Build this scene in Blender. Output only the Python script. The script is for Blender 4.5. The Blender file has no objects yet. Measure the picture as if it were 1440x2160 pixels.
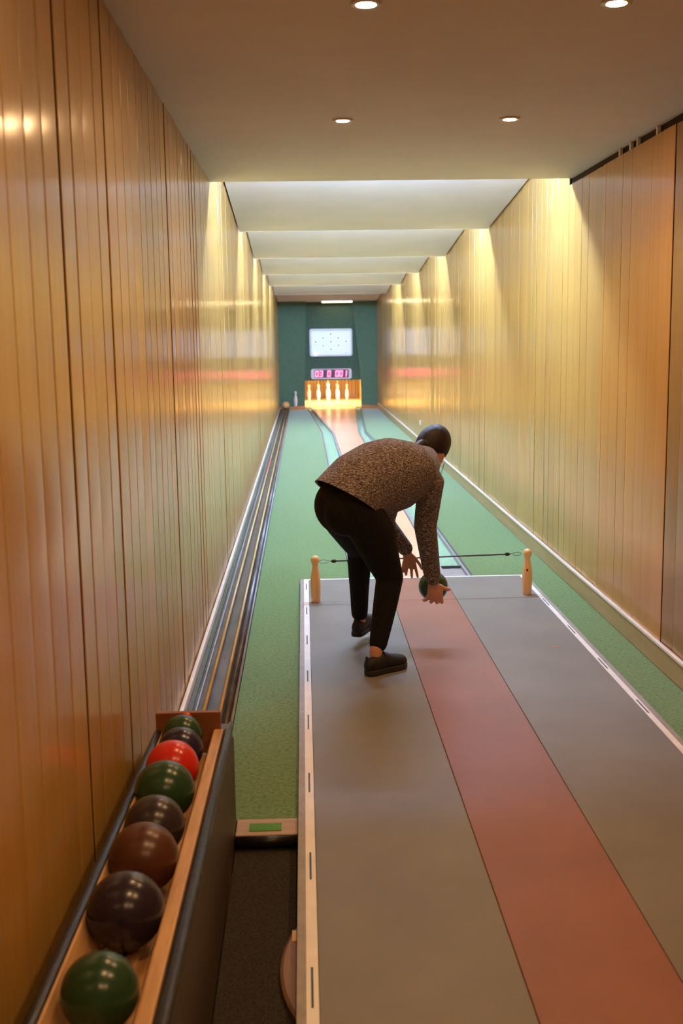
import bpy, math, random
from mathutils import Vector, Matrix, Euler
random.seed(7)
scene = bpy.context.scene
COL = scene.collection

# ------------------------------------------------------------------ camera
def look(yaw, pitch, roll):
    fw = Vector((math.sin(yaw)*math.cos(pitch), math.cos(yaw)*math.cos(pitch), -math.sin(pitch)))
    r = Vector((math.cos(yaw), -math.sin(yaw), 0.0))
    u = r.cross(fw)
    r2 = r*math.cos(roll) - u*math.sin(roll)
    u2 = r*math.sin(roll) + u*math.cos(roll)
    m = Matrix((r2, u2, -fw)).transposed()
    return m.to_4x4()
cd = bpy.data.cameras.new('camera')
cam = bpy.data.objects.new('camera', cd)
COL.objects.link(cam)
cam.matrix_world = Matrix.Translation((0, 0, 1.55)) @ look(3.2554e-2, 1.5662e-1, 1.4725e-2)
cd.sensor_fit = 'VERTICAL'
cd.sensor_height = 22.3
cd.lens = 22.3*2325/2160
cd.clip_end = 100
cd.dof.use_dof = True
cd.dof.focus_distance = 5.3
cd.dof.aperture_fstop = 2.8
scene.camera = cam

# ------------------------------------------------------------------ world, exposure
w = bpy.data.worlds.new('world')
scene.world = w
w.use_nodes = True
w.node_tree.nodes['Background'].inputs[0].default_value = (0.30, 0.24, 0.18, 1)
w.node_tree.nodes['Background'].inputs[1].default_value = 0.05
vs = scene.view_settings
vs.view_transform = 'Standard'
vs.look = 'None'
vs.gamma = 1.0
vs.use_curve_mapping = False
vs.exposure = 0.55
TUBE = 330.0        # strength of the tube lamps
SPOT = 11.5        # watts of one ceiling downlight
PIT = 115.0         # strength of the pin pit lamp
WARM = (1.0, 0.50, 0.20)
COOL = (0.63, 0.88, 1.36)

# ------------------------------------------------------------------ materials
MATS = {}
def nodes_of(name):
    m = bpy.data.materials.new(name)
    m.use_nodes = True
    MATS[name] = m
    nt = m.node_tree
    return m, nt, nt.nodes['Principled BSDF']
def setp(b, **k):
    for n, v in k.items():
        key = {'rough': 'Roughness', 'metal': 'Metallic', 'spec': 'Specular IOR Level', 'coat': 'Coat Weight',
               'coat_rough': 'Coat Roughness', 'sheen': 'Sheen Weight', 'base': 'Base Color', 'emit': 'Emission Color', 'estr': 'Emission Strength',
               'sheen_rough': 'Sheen Roughness', 'sss': 'Subsurface Weight'}[n]
        if n in ('base', 'emit'): v = tuple(v)[:3] + (1,)
        b.inputs[key].default_value = v
def plain(name, col, var=0.12, scale=12, bump=0.0, bscale=80, stretch=(1, 1, 1), **k):
    m, nt, b = nodes_of(name)
    setp(b, **k)
    tc = nt.nodes.new('ShaderNodeTexCoord')
    mp = nt.nodes.new('ShaderNodeMapping')
    mp.inputs['Scale'].default_value = stretch
    nt.links.new(tc.outputs['Object'], mp.inputs[0])
    n = nt.nodes.new('ShaderNodeTexNoise')
    n.inputs['Scale'].default_value = scale
    n.inputs['Detail'].default_value = 5
    nt.links.new(mp.outputs[0], n.inputs[0])
    r = nt.nodes.new('ShaderNodeValToRGB')
    r.color_ramp.elements[0].position = 0.3
    r.color_ramp.elements[1].position = 0.7
    r.color_ramp.elements[0].color = tuple(c*(1-var) for c in col) + (1,)
    r.color_ramp.elements[1].color = tuple(min(1, c*(1+var)) for c in col) + (1,)
    nt.links.new(n.outputs[0], r.inputs[0])
    nt.links.new(r.outputs[0], b.inputs['Base Color'])
    if bump:
        n2 = nt.nodes.new('ShaderNodeTexNoise')
        n2.inputs['Scale'].default_value = bscale
        n2.inputs['Detail'].default_value = 3
        nt.links.new(mp.outputs[0], n2.inputs[0])
        bp = nt.nodes.new('ShaderNodeBump')
        bp.inputs['Strength'].default_value = bump
        bp.inputs['Distance'].default_value = 0.004
        nt.links.new(n2.outputs[0], bp.inputs['Height'])
        nt.links.new(bp.outputs[0], b.inputs['Normal'])
    return m
def emissive(name, col, strength, base=(0.8, 0.8, 0.8)):
    m, nt, b = nodes_of(name)
    setp(b, base=base, emit=col, estr=strength, rough=0.4)
    return m
def wood(name, dark, light, axis='Z', rough=0.3, coat=0.0, coat_rough=0.1, tint=False, grain=1.0, spec=0.5):
    m, nt, b = nodes_of(name)
    setp(b, rough=rough, coat=coat, coat_rough=coat_rough, spec=spec)
    L = nt.links.new
    tc = nt.nodes.new('ShaderNodeTexCoord')
    oi = nt.nodes.new('ShaderNodeObjectInfo')
    mu = nt.nodes.new('ShaderNodeMath'); mu.operation = 'MULTIPLY'; mu.inputs[1].default_value = 37.0
    L(oi.outputs['Random'], mu.inputs[0])
    ad = nt.nodes.new('ShaderNodeVectorMath'); ad.operation = 'ADD'
    L(tc.outputs['Object'], ad.inputs[0]); L(mu.outputs[0], ad.inputs[1])
    mp = nt.nodes.new('ShaderNodeMapping')
    s = {'X': (1.2, 26, 26), 'Y': (26, 1.2, 26), 'Z': (26, 26, 1.2)}[axis]
    mp.inputs['Scale'].default_value = s
    L(ad.outputs[0], mp.inputs[0])
    n = nt.nodes.new('ShaderNodeTexNoise')
    n.inputs['Scale'].default_value = 1.6*grain; n.inputs['Detail'].default_value = 6; n.inputs['Roughness'].default_value = 0.6
    L(mp.outputs[0], n.inputs[0])
    r = nt.nodes.new('ShaderNodeValToRGB')
    r.color_ramp.elements[0].position = 0.28; r.color_ramp.elements[1].position = 0.72
    r.color_ramp.elements[0].color = tuple(dark) + (1,); r.color_ramp.elements[1].color = tuple(light) + (1,)
    L(n.outputs[0], r.inputs[0])
    out = r.outputs[0]
    if tint:
        mx = nt.nodes.new('ShaderNodeMix'); mx.data_type = 'RGBA'; mx.blend_type = 'MULTIPLY'
        mx.inputs[0].default_value = 1.0
        L(out, mx.inputs[6]); L(oi.outputs['Color'], mx.inputs[7])
        out = mx.outputs[2]
    L(out, b.inputs['Base Color'])
    bp = nt.nodes.new('ShaderNodeBump'); bp.inputs['Strength'].default_value = 0.05; bp.inputs['Distance'].default_value = 0.002
    L(n.outputs[0], bp.inputs['Height']); L(bp.outputs[0], b.inputs['Normal'])
    return m

M = MATS
wood('plank_wood', (0.465, 0.255, 0.056), (0.535, 0.310, 0.076), 'Z', rough=0.45, coat=0.75, coat_rough=0.17, tint=True, spec=0.15)
wood('rail_wood', (0.38, 0.20, 0.075), (0.72, 0.46, 0.21), 'Y', rough=0.4)
wood('stop_wood', (0.24, 0.085, 0.04), (0.34, 0.13, 0.06), 'X', rough=0.4)
wood('pin_wood', (0.76, 0.44, 0.17), (0.88, 0.56, 0.25), 'Z', rough=0.35, coat=0.3)
wood('threshold_wood', (0.36, 0.25, 0.16), (0.50, 0.37, 0.25), 'X', rough=0.6)
wood('round_board_wood', (0.19, 0.10, 0.055), (0.28, 0.16, 0.09), 'Y', rough=0.5)
wood('base_wood', (0.40, 0.28, 0.13), (0.52, 0.38, 0.20), 'Y', rough=0.4)
wood('skirt_wood', (0.40, 0.17, 0.07), (0.55, 0.26, 0.11), 'X', rough=0.5)
wood('pit_wood', (0.42, 0.22, 0.05), (0.62, 0.36, 0.10), 'Z', rough=0.4)
wood('deck_wood', (0.72, 0.52, 0.22), (0.80, 0.62, 0.30), 'X', rough=0.25)
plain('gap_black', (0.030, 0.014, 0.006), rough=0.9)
plain('ceiling_paint', (0.80, 0.78, 0.75), var=0.03, scale=3, bump=0.08, bscale=160, rough=0.9)
plain('bead_cream', (0.78, 0.70, 0.60), var=0.05, scale=4, rough=0.45)
plain('carpet_green', (0.145, 0.280, 0.105), var=0.45, scale=70, bump=0.8, bscale=380, rough=1.0, sheen=0.55, sheen_rough=0.4, spec=0.1)
plain('carpet_dark', (0.045, 0.038, 0.030), var=0.45, scale=160, bump=0.6, bscale=400, rough=1.0, spec=0.1)
plain('patch_green', (0.10, 0.30, 0.07), var=0.2, scale=80, rough=0.9)
plain('mat_grey', (0.212, 0.198, 0.178), var=0.10, scale=3.2, bump=0.10, bscale=260, rough=0.45, spec=0.35)
plain('mat_red', (0.290, 0.125, 0.085), var=0.10, scale=3.0, bump=0.10, bscale=260, rough=0.45, spec=0.35)
plain('edge_grey', (0.33, 0.30, 0.27), var=0.12, scale=20, rough=0.5)
plain('tape_white', (0.88, 0.87, 0.85), var=0.05, scale=14, rough=0.45)
plain('dash_black', (0.02, 0.02, 0.03), rough=0.4)
plain('lane_tan', (0.78, 0.50, 0.31), var=0.06, scale=1.2, rough=0.24, spec=0.4)
plain('gutter_grey', (0.30, 0.30, 0.33), var=0.15, scale=9, rough=0.35)
plain('gutter_dark', (0.06, 0.06, 0.07), var=0.2, scale=9, rough=0.35)
plain('gutter_green', (0.27, 0.42, 0.26), var=0.2, scale=40, rough=0.7)
plain('return_bed', (0.075, 0.070, 0.072), var=0.55, scale=14, stretch=(1, .35, 1), rough=0.32)
plain('return_green', (0.07, 0.085, 0.05), var=0.3, scale=20, rough=0.6)
plain('rail_yellow', (0.58, 0.44, 0.19), var=0.1, scale=12, rough=0.35)
plain('rail_black', (0.012, 0.012, 0.012), var=0.3, scale=30, rough=0.30, spec=0.3, bump=0.3, bscale=40)
plain('rack_panel', (0.050, 0.030, 0.014), var=0.2, scale=6, rough=0.5)
plain('felt_green', (0.12, 0.20, 0.13), var=0.10, scale=30, rough=0.95, spec=0.1)
plain('felt_green_dark', (0.095, 0.150, 0.10), var=0.10, scale=30, rough=0.95, spec=0.1)
plain('frame_white', (0.80, 0.82, 0.86), var=0.02, rough=0.35)
emissive('display_face', (0.62, 0.74, 1.0), 0.42, (0.66, 0.72, 0.86))
emissive('display_halo', (0.85, 0.92, 1.0), 0.35, (0.85, 0.88, 0.92))
emissive('display_lamp', (1.0, 1.0, 1.0), 2.5)
plain('lamp_dot', (0.02, 0.02, 0.025), rough=0.4)
plain('led_window', (0.12, 0.04, 0.10), var=0.02, rough=0.2)
emissive('led_red', (1.0, 0.055, 0.11), 8.0, (0.3, 0.02, 0.03))
emissive('tube_light', COOL, TUBE)
emissive('spot_bulb', (1.0, 0.62, 0.30), 390.0)
emissive('pit_lamp', (1.0, 0.74, 0.36), PIT)
emissive('slit_lamp', (1.0, 0.82, 0.50), 12.0)
plain('lamp_trim', (0.72, 0.70, 0.66), var=0.02, rough=0.3)
plain('pin_white', (0.86, 0.84, 0.80), var=0.03, rough=0.3)
plain('string_white', (0.75, 0.70, 0.60), var=0.03, rough=0.8)
plain('cord_purple', (0.085, 0.05, 0.075), var=0.3, scale=300, rough=0.7)
plain('hook_metal', (0.10, 0.10, 0.10), var=0.05, rough=0.3, metal=0.8)
plain('knob_red', (0.60, 0.09, 0.04), var=0.1, rough=0.35)
plain('dot_orange', (0.85, 0.20, 0.10), var=0.1, rough=0.6)
plain('mark_red', (0.70, 0.05, 0.07), var=0.1, rough=0.4)
plain('ball_green', (0.016, 0.060, 0.026), var=0.15, scale=6, rough=0.24, spec=0.5)
plain('ball_purple', (0.020, 0.014, 0.030), var=0.15, scale=6, rough=0.24)
plain('ball_blue', (0.018, 0.016, 0.050), var=0.15, scale=6, rough=0.24)
plain('ball_grey', (0.030, 0.025, 0.032), var=0.15, scale=6, rough=0.26)
plain('ball_brown', (0.085, 0.030, 0.016), var=0.15, scale=6, rough=0.30)
plain('ball_red', (0.62, 0.025, 0.018), var=0.08, scale=6, rough=0.24)
plain('ball_tan', (0.85, 0.52, 0.20), var=0.1, scale=6, rough=0.4)
plain('skin', (0.62, 0.31, 0.185), var=0.06, scale=30, rough=0.5, sss=0.0)
plain('hair', (0.016, 0.009, 0.008), var=0.5, scale=40, stretch=(1, 1, 4), bump=0.5, bscale=120, rough=0.5, spec=0.3)
plain('hair_band', (0.05, 0.02, 0.035), var=0.2, rough=0.8)
plain('trouser_black', (0.0105, 0.0095, 0.0090), var=0.2, scale=60, bump=0.25, bscale=25, rough=0.85, spec=0.2)
plain('trouser_seam', (0.05, 0.042, 0.036), var=0.1, rough=0.8)
plain('shoe_black', (0.010, 0.009, 0.009), var=0.2, scale=60, bump=0.2, bscale=300, rough=0.6)
plain('sole_black', (0.020, 0.018, 0.017), var=0.2, rough=0.6)
def knit():
    m, nt, b = nodes_of('knit_brown')
    L = nt.links.new
    setp(b, rough=0.95, spec=0.1, sheen=0.15)
    tc = nt.nodes.new('ShaderNodeTexCoord')
    mp = nt.nodes.new('ShaderNodeMapping')
    mp.inputs['Rotation'].default_value = (0.2, 0.5, 0.6)
    mp.inputs['Scale'].default_value = (0.55, 1.3, 1.3)
    L(tc.outputs['Object'], mp.inputs[0])
    n = nt.nodes.new('ShaderNodeTexNoise')
    n.inputs['Scale'].default_value = 150; n.inputs['Detail'].default_value = 4; n.inputs['Roughness'].default_value = 0.75
    L(mp.outputs[0], n.inputs[0])
    r = nt.nodes.new('ShaderNodeValToRGB')
    e = r.color_ramp.elements
    e[0].position = 0.36; e[0].color = (0.018, 0.014, 0.013, 1)
    e[1].position = 0.66; e[1].color = (0.52, 0.46, 0.43, 1)
    x = e.new(0.50); x.color = (0.122, 0.094, 0.090, 1)
    L(n.outputs[0], r.inputs[0]); L(r.outputs[0], b.inputs['Base Color'])
    wv = nt.nodes.new('ShaderNodeTexVoronoi'); wv.inputs['Scale'].default_value = 170
    L(mp.outputs[0], wv.inputs['Vector'])
    bp = nt.nodes.new('ShaderNodeBump'); bp.inputs['Strength'].default_value = 0.7; bp.inputs['Distance'].default_value = 0.003
    L(wv.outputs['Distance'], bp.inputs['Height']); L(bp.outputs[0], b.inputs['Normal'])
knit()

# ------------------------------------------------------------------ mesh helpers
class MB:
    def __init__(s): s.v = []; s.f = []
    def add(s, vs, fs):
        o = len(s.v); s.v += [Vector(p) for p in vs]; s.f += [[i+o for i in f] for f in fs]; return s
    def box(s, x0, x1, y0, y1, z0, z1):
        return s.add([(x0,y0,z0),(x1,y0,z0),(x1,y1,z0),(x0,y1,z0),(x0,y0,z1),(x1,y0,z1),(x1,y1,z1),(x0,y1,z1)],
                     [(0,3,2,1),(4,5,6,7),(0,1,5,4),(1,2,6,5),(2,3,7,6),(3,0,4,7)])
    def prism(s, pts, z0, z1):      # outline in XY, counter clockwise
        n = len(pts)
        vs = [(x,y,z0) for x,y in pts] + [(x,y,z1) for x,y in pts]
        fs = [list(range(n))[::-1], list(range(n,2*n))] + [(i,(i+1)%n,n+(i+1)%n,n+i) for i in range(n)]
        return s.add(vs, fs)
    def prism_x(s, pts, x0, x1):    # outline in YZ
        n = len(pts)
        vs = [(x0,y,z) for y,z in pts] + [(x1,y,z) for y,z in pts]
        fs = [list(range(n))[::-1], list(range(n,2*n))] + [(i,(i+1)%n,n+(i+1)%n,n+i) for i in range(n)]
        return s.add(vs, fs)
    def prism_y(s, pts, y0, y1):    # outline in XZ
        n = len(pts)
        vs = [(x,y0,z) for x,z in pts] + [(x,y1,z) for x,z in pts]
        fs = [list(range(n)), list(range(n,2*n))[::-1]] + [(i,n+i,n+(i+1)%n,(i+1)%n) for i in range(n)]
        return s.add(vs, fs)
    def lathe(s, prof, c=(0,0,0), n=20):   # prof: (r, z)
        vs = []; fs = []
        for r, z in prof:
            for k in range(n):
                a = 2*math.pi*k/n
                vs.append((c[0]+r*math.cos(a), c[1]+r*math.sin(a), c[2]+z))
        m = len(prof)
        for i in range(m-1):
            for k in range(n):
                fs.append((i*n+k, i*n+(k+1)%n, (i+1)*n+(k+1)%n, (i+1)*n+k))
        fs.append(list(range(n))[::-1]); fs.append([(m-1)*n+k for k in range(n)])
        return s.add(vs, fs)
    def loft(s, st, n=16, ref=None, dome=True):
        """st: list of (centre, a, b); a along the reference side direction, b across it."""
        st = [(Vector(c), a, b) for c, a, b in st]
        rings = []
        m = len(st)
        tans = []
        for i in range(m):
            p = st[max(0, i-1)][0]; q = st[min(m-1, i+1)][0]
            tans.append((q-p).normalized())
        if dome:
            c, a, b = st[0]; t = tans[0]; e = min(a, b)
            pre = [(c-t*e*0.95, a*.22, b*.22, t), (c-t*e*0.72, a*.68, b*.68, t), (c-t*e*0.38, a*.92, b*.92, t)]
            c, a, b = st[-1]; t = tans[-1]; e = min(a, b)
            post = [(c+t*e*0.38, a*.92, b*.92, t), (c+t*e*0.72, a*.68, b*.68, t), (c+t*e*0.95, a*.22, b*.22, t)]
        else: pre = []; post = []
        full = pre + [(st[i][0], st[i][1], st[i][2], tans[i]) for i in range(m)] + post
        rf = Vector(ref) if ref is not None else None
        if rf is None:
            t0 = tans[0]; rf = t0.cross(Vector((0.31, 0.2, 0.9)))
            if rf.length < .05: rf = t0.cross(Vector((1, 0, 0)))
        vs = []; fs = []
        for c, a, b, t in full:
            u = (rf - t*rf.dot(t)).normalized(); w_ = t.cross(u)
            for k in range(n):
                an = 2*math.pi*k/n
                vs.append(c + u*(a*math.cos(an)) + w_*(b*math.sin(an)))
        F = len(full)
        for i in range(F-1):
            for k in range(n):
                fs.append((i*n+k, i*n+(k+1)%n, (i+1)*n+(k+1)%n, (i+1)*n+k))
        fs.append(list(range(n))[::-1]); fs.append([(F-1)*n+k for k in range(n)])
        return s.add(vs, fs)
    def tube(s, pts, r, n=8): return s.loft([(p, r, r) for p in pts], n=n, dome=False)
    def ell(s, c, r, axes=None, nu=20, nv=12):
        c = Vector(c)
        ax = axes or (Vector((1,0,0)), Vector((0,1,0)), Vector((0,0,1)))
        vs = []; fs = []
        for i in range(1, nv):
            th = math.pi*i/nv
            for k in range(nu):
                ph = 2*math.pi*k/nu
                vs.append(c + ax[0]*(r[0]*math.sin(th)*math.cos(ph)) + ax[1]*(r[1]*math.sin(th)*math.sin(ph)) + ax[2]*(r[2]*math.cos(th)))
        top = len(vs); vs.append(c + ax[2]*r[2]); bot = len(vs); vs.append(c - ax[2]*r[2])
        for i in range(nv-2):
            for k in range(nu):
                fs.append((i*nu+k, (i+1)*nu+k, (i+1)*nu+(k+1)%nu, i*nu+(k+1)%nu))
        for k in range(nu):
            fs.append((top, k, (k+1)%nu)); fs.append((bot, (nv-2)*nu+(k+1)%nu, (nv-2)*nu+k))
        return s.add(vs, fs)
    def mesh(s, name, off=(0,0,0)):
        me = bpy.data.meshes.new(name)
        o = Vector(off)
        me.from_pydata([tuple(p-o) for p in s.v], [], s.f)
        me.update()
        return me
    def build(s, name, mat, parent=None, smooth=False, bevel=0.0, label=None, segs=2):
        off = origin(parent) if parent else Vector((0,0,0))
        me = s.mesh(name, off)
        me.materials.append(M[mat])
        o = bpy.data.objects.new(name, me)
        COL.objects.link(o)
        if parent: o.parent = parent
        if smooth:
            for p in me.polygons: p.use_smooth = True
        if bevel:
            bv = o.modifiers.new('bevel', 'BEVEL'); bv.width = bevel; bv.segments = segs; bv.limit_method = 'ANGLE'
        if label: o['label'] = label
        return o
def origin(o):
    p = Vector((0,0,0))
    while o is not None:
        p += o.location; o = o.parent
    return p
def tag(o, label, cat, group=None, kind=None):
    o['label'] = label; o['category'] = cat
    if group: o['group'] = group
    if kind: o['kind'] = kind
    return o
def thing(name, loc, label, cat, group=None):
    o = bpy.data.objects.new(name, None)
    o.empty_display_size = 0.1
    COL.objects.link(o); o.location = loc
    return tag(o, label, cat, group)
def struct(o, label, cat): return tag(o, label, cat, None, 'structure')
def smooth_angle(o, ang=0.6):
    for p in o.data.polygons: p.use_smooth = True
    try: o.data.set_sharp_from_angle(angle=ang)
    except Exception: pass
    return o

# ------------------------------------------------------------------ the shell
XL, XR = -0.55, 1.68
Y0, YF = -2.0, 25.3
fl = MB().box(-0.75, 1.9, Y0, 28.2, -0.25, -0.11).build('floor', 'carpet_dark')
struct(fl, 'bare dark floor beneath platform, carpet and lane', 'floor')

# walls of upright varnished boards: a dark backing with one object per board
def plank_mesh(wd, z0, z1, side):
    """front face at local x=0 looking along +x*side, slightly crowned with eased edges"""
    h = wd/2; t = 0.016*side
    xs = [(-h, -0.0030), (-h+0.0018, -0.0007)]
    for q in range(-5, 6):                       # slightly cupped face
        u = q/5.0*0.9
        xs.append((h*u, -0.0007*u*u))
    xs += [(h-0.0018, -0.0007), (h, -0.0030)]
    n = len(xs); m = n+2
    vs = []
    for z in (z0, z1):
        vs += [(x*side, y, z) for y, x in xs]
        vs += [(-t, -h, z), (-t, h, z)]
    fs = [(i, i+1, m+i+1, m+i) for i in range(n-1)] + [(n, 0, m, m+n), (n-1, n+1, m+n+1, m+n-1), (n+1, n, m+n, m+n+1)]
    fs += [[0, n, n+1] + list(range(n-1, 0, -1)), [m+q for q in [0] + list(range(1, n)) + [n+1, n]]]
    me = bpy.data.meshes.new('plank')
    me.from_pydata(vs, [], fs); me.update()
    import bmesh
    bm = bmesh.new(); bm.from_mesh(me); bmesh.ops.recalc_face_normals(bm, faces=bm.faces); bm.to_mesh(me); bm.free()
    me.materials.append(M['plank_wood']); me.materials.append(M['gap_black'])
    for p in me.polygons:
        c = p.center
        if abs(c.y) > h-0.0006: p.material_index = 1      # joint shade painted into the edge colour
        p.use_smooth = True
    me.set_sharp_from_angle(angle=0.15)
    return me
PM = {}
def add_plank(parent, x, y, wd, z0, z1, side, col, jit=0.75):
    key = (round(wd, 3), round(z0, 3), round(z1, 3), side)
    if key not in PM: PM[key] = plank_mesh(wd, z0, z1, side)
    o = bpy.data.objects.new('plank', PM[key])
    COL.objects.link(o); o.parent = parent
    o.location = (x + random.uniform(-.0012, .0012), y, 0)
    o.rotation_euler = (math.radians(random.uniform(-.03, .03)), 0, math.radians(random.gauss(0, jit)))
    o.color = tuple(col) + (1,)
    return o
def wobble(c, a=0.07):
    k = 1 + random.uniform(-a, a)
    return (min(1.3, c[0]*k), min(1.3, c[1]*k*(1+random.uniform(-.02, .02))), min(1.3, c[2]*k*(1+random.uniform(-.04, .04))))
wl = MB().box(-0.75, XL-0.017, Y0, YF+0.3, -0.11, 2.92).build('wall_left', 'gap_black')
struct(wl, 'left wall of upright honey-brown varnished boards beside the ball return', 'wall')
P = 0.16
k = 0
y = 2.005 - P*25
while y + P < YF + 0.02:
    gap = random.choice((0.0045, 0.005, 0.006, 0.007, 0.010))
    yc = y + P/2
    if yc < 5: gap += 0.0025
    top = 2.507 if yc < 7.0 else 2.84
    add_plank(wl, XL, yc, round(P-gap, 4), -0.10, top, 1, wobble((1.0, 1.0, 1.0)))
    y += P; k += 1
wr = MB().box(XR+0.017, 1.9, Y0, YF+0.3, -0.11, 2.92).build('wall_right', 'gap_black')
struct(wr, 'right wall of upright honey-brown varnished boards above green carpet', 'wall')
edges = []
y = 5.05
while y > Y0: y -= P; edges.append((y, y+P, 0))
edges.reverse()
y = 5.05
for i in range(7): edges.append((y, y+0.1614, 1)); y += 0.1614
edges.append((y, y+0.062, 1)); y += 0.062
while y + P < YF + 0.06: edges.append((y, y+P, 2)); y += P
for a, b, sec in edges:
    gap = random.choice((0.0045, 0.005, 0.0055))
    yc = (a+b)/2
    top = 2.468 if yc < 7.0 else 2.84
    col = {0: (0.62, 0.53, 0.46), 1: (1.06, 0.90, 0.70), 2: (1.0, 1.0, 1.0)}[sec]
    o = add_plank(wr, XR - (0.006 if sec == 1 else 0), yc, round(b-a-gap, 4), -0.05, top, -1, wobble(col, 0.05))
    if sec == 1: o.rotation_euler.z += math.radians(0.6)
# little packers in the open joint above the right boards
for yy in (4.55, 5.31, 5.62, 5.74, 5.93):
    MB().box(XR-0.004, XR+0.012, yy, yy+0.022, 2.455, 2.508).build('packer', 'bead_cream', wr)
# skirting with a pale bead along the right wall
bb = MB().box(1.664, XR-0.003, Y0, YF-0.4, -0.03, 0.078).build('baseboard_right', 'base_wood', bevel=0.003)
struct(bb, 'plain brown skirting board along right wall', 'baseboard')
MB().box(1.656, XR-0.003, Y0, YF-0.4, 0.078, 0.098).build('bead', 'bead_cream', bb, bevel=0.006, label='cream rounded bead')
tl = MB().box(XL+0.003, XL+0.022, 3.47, YF-0.4, -0.03, 0.022).build('trim_1', 'bead_cream', bevel=0.006)
struct(tl, 'cream rounded bead along foot of left wall', 'trim')

# ceiling: flat slab over the approach, then stepped sloping panels
ce = MB().box(-0.72, 1.88, Y0, 7.05, 2.51, 2.90).build('ceiling', 'ceiling_paint')
struct(ce, 'pale ceiling, flat over approach then stepping down the lane', 'ceiling')
steps = [(7.05, 2.512), (10.05, 2.493), (13.05, 2.468), (16.05, 2.453), (19.05, 2.434), (22.05, 2.404), (25.45, 2.352)]
for i in range(6):
    (a, za), (b, zb) = steps[i], steps[i+1]
    hi = za + (0.285 if i < 5 else 0.11)
    x0, x1 = XL+0.010, XR-0.013
    MB().prism_x([(a+0.003, hi), (b, zb), (b, zb+0.03), (a+0.003, hi+0.03)], x0, x1).build('ceiling_panel', 'ceiling_paint', ce)
    if i < 5:
        MB().box(x0, x1, b-0.0, b+0.02, zb-0.002, zb+0.31).build('ceiling_step', 'ceiling_paint', ce)
MB().box(-0.72, 1.88, 7.05, 28.2, 2.86, 2.92).build('ceiling_deck', 'gap_black', ce)
# wall behind the viewer
wb = MB().box(-0.75, 1.9, Y0-0.12, Y0, -0.11, 2.80).build('wall_near', 'bead_cream')
struct(wb, 'plain wall closing the room behind the viewer', 'wall')

# ------------------------------------------------------------------ lamps
ordn = ['first', 'second', 'third', 'fourth', 'fifth']
for i in range(5):
    a, za = steps[i]
    yy, zz = a+0.115, za+0.090
    t = thing('tube_lamp', (0.565, yy, zz), 'white tube lamp hidden behind the %s ceiling step' % ordn[i], 'lamp', 'tube lamps above the lane')
    vs = [(( -0.36+1.85*s), yy, zz) for s in (0, 1)]
    MB().tube(vs, 0.013, 8).build('tube', 'tube_light', t)
    MB().box(-0.40, 1.53, a+0.024, a+0.050, zz-0.02, zz+0.02).build('batten', 'lamp_trim', t)
    for s in (-0.39, 1.495): MB().box(s, s+0.03, a+0.050, yy+0.016, zz-0.014, zz+0.014).build('lamp_holder', 'lamp_trim', t)
spots = [(0.198, 5.113, 'small round ceiling downlight, left one of the far pair'), (0.945, 5.113, 'small round ceiling downlight, right one of the far pair'),
         (0.203, 3.384, 'small round ceiling downlight at photo top, left one of the near pair'), (0.936, 3.384, 'small round ceiling downlight at photo top, right one of the near pair'),
         (0.20, 1.655, 'round ceiling downlight above the viewer, left side'), (0.94, 1.655, 'round ceiling downlight above the viewer, right side'),
         (0.20, -0.07, 'round ceiling downlight behind the viewer, left side'), (0.94, -0.07, 'round ceiling downlight behind the viewer, right side')]
for x, y, lab in spots:
    t = thing('downlight', (x, y, 2.51), lab, 'lamp', 'ceiling downlights')
    MB().lathe([(0.030, -0.001), (0.046, -0.001), (0.046, -0.006), (0.040, -0.009), (0.030, -0.007)], (x, y, 2.51), 24).build('trim_ring', 'lamp_trim', t, smooth=True)
    MB().lathe([(0.004, -0.0085), (0.029, -0.0075), (0.030, -0.002)], (x, y, 2.51), 20).build('bulb', 'spot_bulb', t, smooth=True)
    ld = bpy.data.lights.new('downlight_beam', 'SPOT')
    ld.energy = SPOT; ld.color = WARM; ld.spot_size = math.radians(150); ld.spot_blend = 0.9; ld.shadow_soft_size = 0.03
    lo = bpy.data.objects.new('downlight_beam', ld); COL.objects.link(lo); lo.parent = t; lo.location = (0, 0, -0.03)

# ------------------------------------------------------------------ carpets
cl = MB().prism([(-0.318, 3.472), (-0.047, 3.472), (-0.047, 7.04), (0.285, 7.04), (0.295, 18.8), (0.09, 24.88), (-0.318, 24.88)], -0.11, -0.030).build('green_carpet', 'carpet_green')
tag(cl, 'green carpet between ball return and lane, reaching back beside the platform', 'carpet')
cr = MB().prism([(1.437, 0.5), (1.664, 0.5), (1.664, 24.88), (1.29, 24.88), (1.045, 18.6), (1.085, 16.9), (1.098, 7.04), (1.437, 7.04)], -0.11, -0.030).build('green_carpet', 'carpet_green')
tag(cr, 'green carpet strip between right wall skirting and lane', 'carpet')
pc = MB().box(-0.248, -0.02, -1.9, 3.345, -0.11, -0.070).build('dark_carpet', 'carpet_dark')
tag(pc, 'sunken dark carpet between ball rack and platform', 'carpet')
th = thing('threshold_board', (-0.148, 3.41, -0.11), 'brown wooden threshold board with green patch where green carpet ends', 'threshold')
MB().box(-0.248, -0.047, 3.350, 3.470, -0.11, -0.026).build('board', 'threshold_wood', th, bevel=0.003)
MB().box(-0.205, -0.100, 3.375, 3.430, -0.026, -0.023).build('carpet_patch', 'patch_green', th, label='small green carpet scrap')
MB().tube([(-0.246, 3.343, -0.046), (-0.049, 3.343, -0.046)], 0.019, 10).build('nosing', 'rail_black', th, smooth=True, label='black rubber nosing')

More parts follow.
